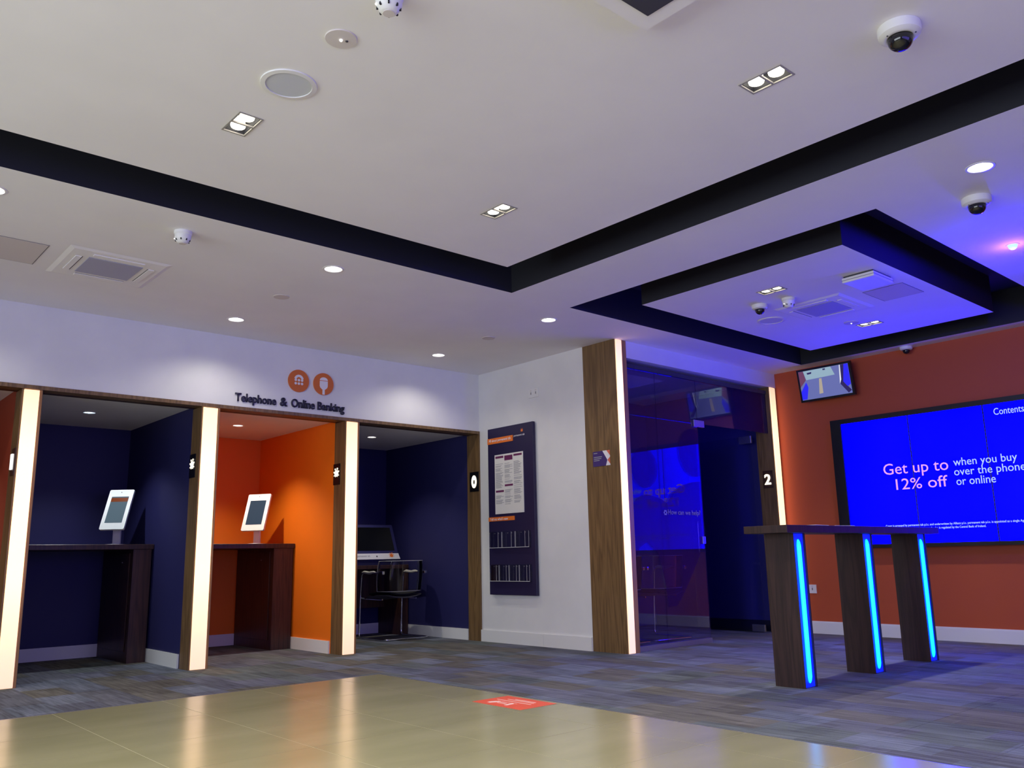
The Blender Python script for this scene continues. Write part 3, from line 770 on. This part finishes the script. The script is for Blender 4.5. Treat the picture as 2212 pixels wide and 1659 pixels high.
# glass fronted room ---------------------------------------------------------------
bm = NB(); box(bm, OX, OX+.1, GY+.2, 7.0, 0, 2.75); struct('wall_room_right', bm, 'room_navy', 'navy right wall inside the glass fronted room')
bm = NB(); box(bm, PX+.171, OX+.1, 7.0, 7.1, 0, 2.75); struct('wall_room_back', bm, 'room_navy', 'navy back wall inside the glass fronted room')
bm = NB(); box(bm, PX+.165, PX+.175, GY+.41, 7.0, 0, 2.75); struct('wall_room_left', bm, 'room_navy', 'navy left wall inside the glass fronted room')
bm = NB(); box(bm, PX+.165, OX+.1, GY+.16, 7.1, 2.72, 2.75); struct('ceiling_room', bm, 'ceiling_white', 'ceiling inside the glass fronted room', 'ceiling')
bm = NB(); box(bm, OX-.015, OX-.0005, 5.33, 6.98, 0, .11); struct('baseboard_room', bm, 'navy_dark', 'dark baseboard inside the glass room', 'baseboard')
gw = thing('glass_partition', 'clear glazed partition with violet figure graphic and How can we help lettering', 'glass partition', (6.5, GY+.05, 0))
GP = GY+.045
mesh_obj('fixed_pane', bbox(5.937, 6.385, GP, GP+.012, .045, 2.118), 'smoked_glass', gw)
mesh_obj('fixed_pane', bbox(6.39, 7.03, GP, GP+.012, .045, 2.118), 'smoked_glass', gw)
mesh_obj('transom_pane', bbox(5.937, 6.385, GP, GP+.012, 2.122, 2.56), 'smoked_glass', gw)
mesh_obj('transom_pane', bbox(6.39, 7.03, GP, GP+.012, 2.122, 2.56), 'smoked_glass', gw)
mesh_obj('transom_pane', bbox(7.035, 8.304, GP, GP+.012, 2.122, 2.56), 'smoked_glass', gw)
mesh_obj('bottom_channel', bbox(5.937, 7.032, GP-.012, GP+.024, .001, .046), 'satin_metal', gw)
mesh_obj('head_channel', bbox(5.937, 8.304, GP-.012, GP+.024, 2.561, 2.6), 'dark_grey', gw)
mesh_obj('patch_fitting', bbox(6.96, 7.13, GP-.008, GP+.02, 2.085, 2.155, .002), 'satin_metal', gw)
mesh_obj('strike_plate', bbox(6.985, 7.034, GP-.008, GP+.02, .93, 1.0, .002), 'satin_metal', gw)
Mg = frame_mat((0, GP-.0006, 0), *WALL_Y)
fm = NB(); prism([(5.96,1.28),(6.05,1.35),(6.17,1.385),(6.3,1.37),(6.4,1.345),(6.47,1.31),(6.55,1.40),(6.68,1.47),(6.85,1.52),(7.02,1.54),(7.02,.98),(6.9,.78),(6.72,.55),(6.55,.37),(6.42,.36),(6.38,.6),(6.3,.85),(6.15,.95),(6.05,.9),(5.96,.75)], .0005, fm)
mesh_obj('violet_film_body', place(fm, Mg), 'violet_film', gw)
mesh_obj('violet_film_head', place(prism(disc_poly(6.168, 1.63, .187, 40), .0005), Mg), 'violet_film', gw)
hp = [p for p in disc_poly(6.94, 1.82, .24, 60) if p[0] < 7.02]
mesh_obj('violet_film_head', place(prism(sorted(hp, key=lambda p: math.atan2(p[1]-1.82, p[0]-6.9)), .0005), Mg), 'violet_film', gw)
mesh_obj('lettering', text_bm('How can we help?', .5, .062, frame_mat((6.478, GP-.0013, 1.19), *WALL_Y), .0006, .012), 'frosted_text', gw)
bm = NB()
for i in range(6): prism(disc_poly(.018*math.cos(i*PI/3), .018*math.sin(i*PI/3), .009, 10), .0006*(1+.01*i), bm)
mesh_obj('flower_mark', place(bm, frame_mat((6.44, GP-.0013, 1.222), *WALL_Y)), 'frosted_text', gw)
dr = thing('door_1', 'frameless glass door standing open inside the doorway', 'door', (8.28, 5.32, 0)); dr['kind'] = 'structure'
mesh_obj('leaf', bbox(8.22, 8.232, 5.33, 6.2, .012, 2.11), 'clear_glass', dr)
mesh_obj('hinge_patch', bbox(8.212, 8.24, 5.325, 5.48, 2.03, 2.112, .002), 'satin_metal', dr)
mesh_obj('hinge_patch', bbox(8.212, 8.24, 5.325, 5.48, .008, .08, .002), 'satin_metal', dr)
mesh_obj('handle', tube(round_path([(8.22,6.08,1.2),(8.17,6.08,1.2),(8.17,6.08,.85),(8.22,6.08,.85)], .02), .009), 'chrome', dr, True)

# video wall -----------------------------------------------------------------
s_ = 8.36/8.4
def ty(y): return y*s_
def tz(z): return .83+(z-.83)*s_
tv = thing('video_wall', 'large blue video wall with black frame on the orange wall', 'screen', (OX, 3.3, .86))
TV0, TV1, TZ0, TZ1 = ty(4.469), ty(2.15), tz(.858), tz(2.177)
I0, I1, J0, J1 = ty(4.355), ty(2.265), tz(.893), tz(2.127)
bm = NB(); box(bm, 8.352, OX-.001, I0, TV0, TZ0, TZ1); box(bm, 8.352, OX-.001, TV1, I1, TZ0, TZ1); box(bm, 8.352, OX-.001, I1, I0, TZ0, J0); box(bm, 8.352, OX-.001, I1, I0, J1, TZ1); box(bm, 8.38, OX-.001, I1, I0, J0, J1)
mesh_obj('frame', bm, 'black_plastic', tv)
S1, S2 = ty(3.663), ty(2.970)
for a, b_ in ((S1, I0), (S2, S1), (I1, S2)):
    mesh_obj('display_panel', bbox(8.36, 8.379, a+.0062, b_-.0062, J0+.001, J1-.001), 'tv_blue', tv)
for a in (S1, S2): mesh_obj('panel_joint', bbox(8.3592, 8.379, a-.006, a+.006, J0+.001, J1-.001), 'recess_black', tv)
def tvt(body, y, z, w, h, m_, bold=0.0):
    mesh_obj('screen_text', text_bm(body, w, h, frame_mat((8.3597, ty(y), tz(z)), *WALL_X), .001, bold), m_, tv)
tvt('Get up to', 3.955, 1.530, .62, .142, 'tv_pink'); tvt('12% off', 3.845, 1.41, .49, .106, 'tv_pink')
tvt('when you buy', 3.283, 1.572, .545, .094, 'tv_pale'); tvt('over the phone', 3.286, 1.482, .605, .094, 'tv_pale'); tvt('or online', 3.276, 1.414, .34, .074, 'tv_pale')
tvt('Contents', 2.878, 2.022, .25, .062, 'tv_pale')
tvt('Cover is arranged by permanent tsb p.l.c. and underwritten by Allianz p.l.c. permanent tsb p.l.c. is appointed as a single Agency', 3.99, 1.05, 1.28, .026, 'tv_pale', .008)
tvt('permanent tsb p.l.c. is regulated by the Central Bank of Ireland.', 3.68, 1.016, .61, .026, 'tv_pale', .008)

# small CCTV monitor tilted down from the wall ------------------------------------
mo = thing('cctv_monitor', 'small wall monitor showing a camera view, tilted above the video wall', 'monitor', (8.33, 4.43, 2.58))
tl = math.radians(9)
Mm = frame_mat((8.285, 4.425, 2.575), (0,-1,0), (-math.sin(tl), 0, math.cos(tl)))
W_, H_ = .605, .352
mesh_obj('case', place(prism(rect(-W_/2,W_/2,-H_/2,H_/2), .04), Mm @ Matrix.Translation((0,0,-.04))), 'black_plastic', mo)
mesh_obj('bracket', bbox(8.31, OX-.001, 4.39, 4.47, 2.55, 2.62), 'black_plastic', mo)
sc_ = mesh_obj('screen', place(prism(rect(-W_/2+.022,W_/2-.022,-H_/2+.022,H_/2-.022), .001), Mm @ Matrix.Translation((0,0,.0002))), 'cctv_floor', mo)
sw, sh = W_-.044, H_-.044
def cctv(name, poly, m_, lay): 
    q = mesh_obj(name, place(prism([(-sw/2+u*sw, -sh/2+v*sh) for u, v in poly], .0004), Mm @ Matrix.Translation((0,0,.0013+.0005*lay))), m_); q.parent = sc_
cctv('picture_counter', [(.14,.68),(.72,.70),(.66,.995),(.1,.995)], 'cctv_pale', 0)
cctv('picture_wall', [(0,.995),(.1,.995),(.13,.68),(.0,.45)], 'cctv_rust', 0)
cctv('picture_glow', [(0,.02),(.1,.02),(.16,.42),(.13,.6),(0,.3)], 'cctv_blue', 1)
cctv('picture_glow', [(.92,.995),(.998,.995),(.998,.3),(.93,.24),(.86,.42)], 'cctv_blue', 1)
cctv('picture_column', [(.83,.995),(.85,.995),(.83,.5),(.79,.36),(.80,.5)], 'cctv_white', 2)
cctv('picture_shadow', [(.85,.995),(.92,.995),(.86,.42),(.998,.1),(.93,.02),(.80,.36),(.83,.5)], 'cctv_dark', 0)
cctv('picture_table', [(.36,.14),(.44,.15),(.45,.66),(.40,.66)], 'cctv_tan', 1)
cctv('picture_shelf', [(.18,.86),(.26,.87),(.27,.93),(.17,.92)], 'cctv_dark', 2)
cctv('picture_shelf', [(.50,.92),(.55,.92),(.55,.97),(.50,.97)], 'cctv_dark', 2)

# tall table with blue light tubes ---------------------------------------------
tb = thing('bar_table', 'tall walnut table whose three legs carry blue light tubes', 'table', (5.95, 3.08, 0))
mesh_obj('table_top', bbox(4.83, 7.03, 2.92, 3.235, .952, 1.0, .002), 'walnut_table', tb)
for x0, x1 in ((5.01, 5.15), (5.922, 6.062), (6.795, 6.935)):
    bm = NB(); y0, y1 = 2.99, 3.2; a, b_ = x0+.004, x1-.008
    box(bm, x0, a, y0, y1, 0, .951); box(bm, b_, x1, y0, y1, 0, .951); box(bm, a, b_, y0+.03, y1, 0, .951)
    lg = mesh_obj('leg', bm, 'walnut_table', tb)
    q = mesh_obj('light_diffuser', bbox(a+.0005, b_-.0005, y0+.012, y0+.0295, .004, .948), 'led_blue'); q.parent = lg
    xm = (a+b_)/2; q = mesh_obj('light_tube', tube([(xm, y0+.008, .028+.885*f2) for f2 in (0,.006,.02,.045,.3,.7,.955,.98,.994,1)], [.002,.007,.012,.016,.0165,.0165,.016,.012,.007,.002], 12), 'led_core', None, True); q.parent = lg
def sheet_paper(x, y, a, label):
    t = tag(mesh_obj('paper_sheet', place(bbox(-.105, .105, -.074, .074, 0, .004, .001), Matrix.Translation((x, y, 1.0005)) @ Matrix.Rotation(a, 4, 'Z')), 'paper'), label, 'paper', 'papers on the tall table')
sheet_paper(5.3, 3.02, .1, 'white paper lying on tall table, nearest its left end')
sheet_paper(5.66, 3.04, -.15, 'white paper lying on tall table, further from its left end')

# floor sticker -------------------------------------------------------------------
st = thing('floor_sticker', 'coral red distance sticker with white footprints on the tiles', 'sticker', (3.465, 3.965, .001))
mesh_obj('sticker_sheet', bbox(3.325, 3.606, 3.755, 4.185, .0011, .0022), 'sticker_red', st)
Mf = Matrix(((0,1,0,3.325),(-1,0,0,4.185),(0,0,1,.0023),(0,0,0,1)))   # u to the right of the reader, v away
def fs(name, poly): mesh_obj(name, place(prism(poly, .0006), Mf), 'sticker_white', st)
fs('rule_line', rect(.05,.35,.150,.158)); fs('print_line', rect(.10,.33,.19,.198)); fs('print_line', rect(.14,.32,.215,.222)); fs('print_line', rect(.10,.27,.115,.119))
for u0, sgn in ((.10, 1), (.25, -1)):
    fs('footprint', [(u0-.014,.045),(u0+.012,.045),(u0+.018+.01*sgn,.075),(u0+.022+.016*sgn,.105),(u0+.004+.016*sgn,.118),(u0-.014+.01*sgn,.1),(u0-.016,.07)])
fs('print_line', rect(.145,.215,.07,.078)); fs('print_line', rect(.15,.21,.088,.095))

# ceiling fittings -----------------------------------------------------------------
def spot(parent, loc, power, color, angle, blend, radius=.03):
    l = bpy.data.lights.new('lamp_beam', 'SPOT'); l.energy = power; l.color = color; l.spot_size = math.radians(angle); l.spot_blend = blend; l.shadow_soft_size = radius
    o = bpy.data.objects.new('lamp_beam', l); COL.objects.link(o); o.location = loc; o.parent = parent; return o
WARM = (1, .93, .8)
def twin(loc, label):
    t = thing('twin_downlight', label, 'ceiling light', (loc[0], loc[1], CE), 0, 'twin recessed downlights')
    fr = NB(); e = .008
    for s2 in (-1, 1):
        box(fr, s2*TWX-e if s2 > 0 else -TWX, TWX if s2 > 0 else -TWX+e, -TWY, TWY, -.003, .004)
        box(fr, -TWX+e, TWX-e, TWY-e if s2 > 0 else -TWY, TWY if s2 > 0 else -TWY+e, -.003, .004)
    box(fr, -TWX+e, TWX-e, -.005, .005, -.003, .004)
    local('frame', fr, 'frame_grey', t)
    h = NB(); a, b_ = TWX-.0085, TWY-.0085
    for q in ((-a,-a+.002,-b_,b_),(a-.002,a,-b_,b_),(-a,a,-b_,-b_+.002),(-a,a,b_-.002,b_)): box(h, *q, .0045, .1)
    box(h, -a, a, -b_, b_, .1, .103); local('housing', h, 'recess_black', t)
    for s2 in (-1, 1):
        lp = local('lamp', lathe([(0,.003),(.024,.004),(.032,.007),(.034,.014),(.028,.05),(0,.052)], 24, c=(0, s2*.048, 0)), 'lamp_warm', t, True)
    spot(t, (0, 0, -.006), TWIN_W, WARM, 115, .7, .04); return t
tw0 = twin(twins[0], 'twin downlight on the main ceiling raft, nearest the round speaker')
for c, l in zip(twins[1:], ('twin downlight on the main ceiling raft, nearest the large dome camera', 'twin downlight on the main ceiling raft, nearest the inner corner of the black channel', 'twin downlight on the small square raft, beside the smoke detector', 'twin downlight on the small square raft, nearest the orange wall')): copy_tree(tw0, (c[0], c[1], CE), l)
for i, c in enumerate(twins_off): copy_tree(tw0, (c[0], c[1], CE), 'twin downlight on the main ceiling raft behind the camera')
def round_dl(loc, z, label, r=RR, power=ROUND_W, lampm='lamp_round', angle=140, blend=.65, group='round recessed downlights'):
    t = thing('round_downlight', label, 'ceiling light', (loc[0], loc[1], z), 0, group)
    local('trim_ring', lathe([(r-.003,.0),(r-.001,-.004),(r+.009,-.003),(r+.011,0)], 32), 'gloss_white', t, True)
    local('reflector', lathe([(r-.003,.001),(r*.9,.02),(r*.74,.04),(r*.5,.056)], 18), 'reflector', t)
    local('lamp', lathe([(0,.012),(r*.3,.015),(r*.42,.03),(r*.5,.057),(0,.06)], 18), lampm, t, True)
    spot(t, (0, 0, -.006), power, WARM if lampm != 'lamp_cool' else (.9,.95,1), angle, blend, .02)
    return t
rd0 = round_dl(rounds[0], CE, 'round downlight below the black channel, left of the middle')
for c, l in zip(rounds[1:], ('round downlight close to the booth bulkhead, above the navy tablet booth', 'round downlight close to the booth bulkhead, above the kiosk booth', 'round downlight in front of the poster wall, near the square recess tip', 'large looking round downlight near the right frame edge above a dome camera', 'round downlight cut by the left frame edge')): copy_tree(rd0, (c[0], c[1], CE), l)
for c in rounds_off: copy_tree(rd0, (c[0], c[1], CE), 'round downlight outside the view')
for (x, y), l, m_ in (((2.108,8.04), 'small cool downlight in the ceiling of the navy tablet booth', 'lamp_cool'), ((3.469,8.026), 'small downlight in the ceiling of the orange booth', 'lamp_round'), ((4.99,8.005), 'small downlight in the ceiling of the kiosk booth', 'lamp_round'), ((.7,8.04), 'small downlight in the ceiling of the leftmost booth', 'lamp_round')):
    round_dl((x, y), HT, l, .05, BOOTH_W*(1.6 if x == 3.469 else 1), m_, 112, .8, 'booth downlights')
bl = thing('blue_downlight', 'small glowing blue downlight near the right frame edge', 'ceiling light', (blue_spot[0], blue_spot[1], CE))
local('trim_ring', lathe([(.028,0),(.03,-.004),(.04,-.003),(.042,0)], 28), 'gloss_white', bl, True)
local('lamp', lathe([(0,-.034),(.012,-.032),(.024,-.022),(.028,-.004),(.027,.012),(0,.014)], 20), 'lamp_blue', bl, True)
pl = bpy.data.lights.new('lamp_glow', 'POINT'); pl.energy = BLUE_W; pl.color = (.01, .003, 1); pl.shadow_soft_size = .03
po = bpy.data.objects.new('lamp_glow', pl); COL.objects.link(po); po.location = (0, 0, -.1); po.parent = bl

def dome(loc, s, label, z=CE):
    t = thing('dome_camera', label, 'security camera', (loc[0], loc[1], z), 0, 'ceiling dome cameras')
    local('base', lathe([(0,-.0005),(.078*s,-.0005),(.079*s,-.02*s),(.076*s,-.036*s),(.062*s,-.046*s),(.05*s,-.048*s),(.046*s,-.046*s)], 36), 'gloss_white', t, True)
    local('smoked_dome', lathe([(.046*s,-.044*s)]+[(.046*s*math.cos(a*PI/16), -.056*s-.042*s*math.sin(a*PI/16)) for a in range(0, 8)]+[(0,-.098*s)], 28), 'dark_glass', t, True)
    for i in range(3):
        a = math.radians(35+120*i); local('screw', lathe([(0,-.0475*s),(.0032*s,-.0485*s),(.0032*s,-.044*s)], 8, c=(.058*s*math.cos(a), .058*s*math.sin(a), 0)), 'dark_grey', t)
    return t
dome(cz(3.118,1.222), 1.0, 'large dome camera on the main ceiling raft near the top right')
dome(cz(5.105,1.69), 1.0, 'dome camera outside the rafts near the right frame edge')
dome(cz(5.985,3.70), .8, 'small dome camera on the square raft beside a round speaker')
dome((8.36, 3.58), .75, 'dome camera at the top of the orange wall')
def smoke(loc, label):
    t = thing('smoke_detector', label, 'smoke detector', (loc[0], loc[1], CE), 0, 'ceiling smoke detectors')
    local('base', lathe([(0,-.0005),(.052,-.0005),(.052,-.018),(.046,-.024)], 32), 'gloss_white', t, True)
    local('head', lathe([(.046,-.022),(.048,-.04),(.044,-.052),(.03,-.07),(.022,-.074),(0,-.074)], 32), 'gloss_white', t, True)
    local('sensor_cap', lathe([(0,-.0742),(.021,-.0742),(.021,-.077),(0,-.0775)], 24), 'hatch_white', t, True)
    for i in range(8):
        bm = place(bbox(.0405, .0475, -.003, .003, -.062, -.048), Matrix.Rotation(i*PI/4+.2, 4, 'Z') @ Matrix.Translation((-.0035,0,0))); local('vent_slot', bm, 'recess_black', t)
    local('indicator', lathe([(0,-.048),(.004,-.048),(.004,-.052),(0,-.053)], 8, c=(-.044,.014,0)), 'lamp_led', t)
    return t
sm = smoke((1.475,2.29), 'smoke detector cut by the top frame edge')
copy_tree(sm, (1.74,4.945,CE), 'smoke detector beside the air conditioning cassette, left of the channel')
copy_tree(sm, (*cz(6.005,3.45),CE), 'smoke detector on the small square raft')
def disc(name, loc, prof, m_, label, cat, group=None, inner=None):
    t = thing(name, label, cat, (loc[0], loc[1], CE), 0, group)
    local('rim', lathe(prof, 40), m_, t, True)
    if inner: local(inner[0], lathe(inner[1], 40), inner[2], t, True)
    return t
mesh_in = ('mesh_grille', [(0,-.003),(.094,-.003),(.095,-.0045),(0,-.0046)], 'grille_grey')
disc('ceiling_speaker', cz(1.487,3.078), [(0,-.0004),(.116,-.0004),(.115,-.006),(.096,-.008),(.095,-.003),(0,-.0028)], 'gloss_white', 'round ceiling speaker with grey mesh on the main raft', 'speaker', 'ceiling speakers', mesh_in)
disc('ceiling_speaker', cz(6.475,3.9), [(0,-.0004),(.116,-.0004),(.115,-.006),(.096,-.008),(.095,-.003),(0,-.0028)], 'gloss_white', 'round ceiling speaker on the small square raft', 'speaker', 'ceiling speakers', mesh_in)
e0 = disc('emergency_light', cz(1.492,2.653), [(0,-.0004),(.062,-.0004),(.060,-.005),(0,-.007)], 'hatch_white', 'flat round emergency light between speaker and smoke detector', 'emergency light', None, ('led', [(0,-.0072),(.006,-.0072),(.005,-.012),(0,-.013)], 'lamp_led'))
local('sensor', lathe([(0,-.006),(.006,-.0062),(.005,-.009),(0,-.0095)], 12, c=(.022,-.006,0)), 'dark_grey', e0)
disc('emergency_light', cz(7.12,3.5), [(0,-.0004),(.062,-.0004),(.060,-.005),(0,-.007)], 'hatch_white', 'flat round emergency light on the small square raft', 'emergency light', None, ('led', [(0,-.0072),(.006,-.0072),(.005,-.012),(0,-.013)], 'lamp_led'))
for (x, y), l in (((2.822,5.839), 'flat round cover plate in the ceiling above the navy booth'), ((4.881,5.848), 'flat round cover plate in the ceiling near the poster wall')):
    disc('cover_plate', cz(x, y), [(0,-.0004),(.06,-.0004),(.058,-.004),(0,-.005)], 'hatch_white', l, 'cover plate', 'round ceiling cover plates')
def cassette(loc, half, drop, label, dark=False):
    t = thing('air_conditioning_cassette', label, 'air conditioner', (loc[0], loc[1], CE), 0, 'ceiling air conditioning cassettes')
    bm = NB(); a, b_ = half, half-.03
    lo = [bm.verts.new((x*b_, y*b_, -drop)) for x, y in ((-1,-1),(1,-1),(1,1),(-1,1))]; hi = [bm.verts.new((x*a, y*a, -.0008)) for x, y in ((-1,-1),(1,-1),(1,1),(-1,1))]
    bm.faces.new(lo[::-1]); bm.faces.new(hi)
    for i in range(4): bm.faces.new((hi[i], hi[(i+1) % 4], lo[(i+1) % 4], lo[i]))
    bmesh.ops.recalc_face_normals(bm, faces=bm.faces[:])
    local('fascia_panel', bm, 'ceiling_white', t)
    g = half-.095 if dark else half*.54; local('intake_grille', bbox(-g, g, -g, g, -drop-.004, -drop-.0003, .002), 'dark_grey' if dark else 'intake_grey', t)
    if dark: return t
    s0, s1, L = half*.66, half*.78, half*.5
    for q, r in enumerate(((-L,L,s0,s1),(-L,L,-s1,-s0),(s0,s1,-L,L),(-s1,-s0,-L,L))):
        f = local('air_flap', bbox(*r, -drop-.005, -drop-.0003, .0015), 'ceiling_white', t)
        w = .006
        rr = (r[0], r[1], r[2]-w, r[2]) if q == 0 else (r[0], r[1], r[3], r[3]+w) if q == 1 else (r[0]-w, r[0], r[2], r[3]) if q == 2 else (r[1], r[1]+w, r[2], r[3])
        o = local('outlet_gap', bbox(*rr, -drop-.0012, -drop-.0002), 'line_grey' if q != 3 else 'recess_black', f)
    return t
cassette(cz(1.61,5.95), .315, .008, 'square air conditioning cassette above the navy tablet booth')
cassette(cz(6.485,3.41), .295, .010, 'square air conditioning cassette on the small square raft')
cassette((2.02,1.53), .305, .045, 'air conditioning cassette cut by the top frame edge', True)
def hatch(x0, x1, y0, y1, label):
    t = thing('access_hatch', label, 'access hatch', ((x0+x1)/2, (y0+y1)/2, CE), 0, 'flush ceiling access hatches')
    w, h = (x1-x0)/2, (y1-y0)/2
    local('door_panel', bbox(-w+.006, w-.006, -h+.006, h-.006, -.003, -.0006), 'hatch_white', t)
    g = NB()
    for q in ((-w,w,-h,-h+.004),(-w,w,h-.004,h),(-w,-w+.004,-h+.004,h-.004),(w-.004,w,-h+.004,h-.004)): box(g, *q, -.0022, -.0006)
    local('frame_gap', g, 'line_grey', t)
hatch(*[v*k for v in (.755, 1.195, 5.73, 6.175)], 'flush access hatch at the left frame edge, beside a cassette')
hatch(6.27, 6.64, 2.655, 2.97, 'flush access hatch on the square raft behind the white ceiling box')
bx = thing('ceiling_box', 'white box unit hanging under the small square raft', 'ceiling unit', (5.93, 2.76, CE))
local('plate', bbox(-.14, .14, -.11, .11, -.012, -.0008), 'dark_grey', bx)
local('body', bbox(-.15, .15, -.12, .12, -.05, -.0125, .006, 2), 'gloss_white', bx)
local('groove', bbox(-.152, .152, -.122, .122, -.034, -.031), 'line_grey', bx)
print('carpet tiles', ncar)
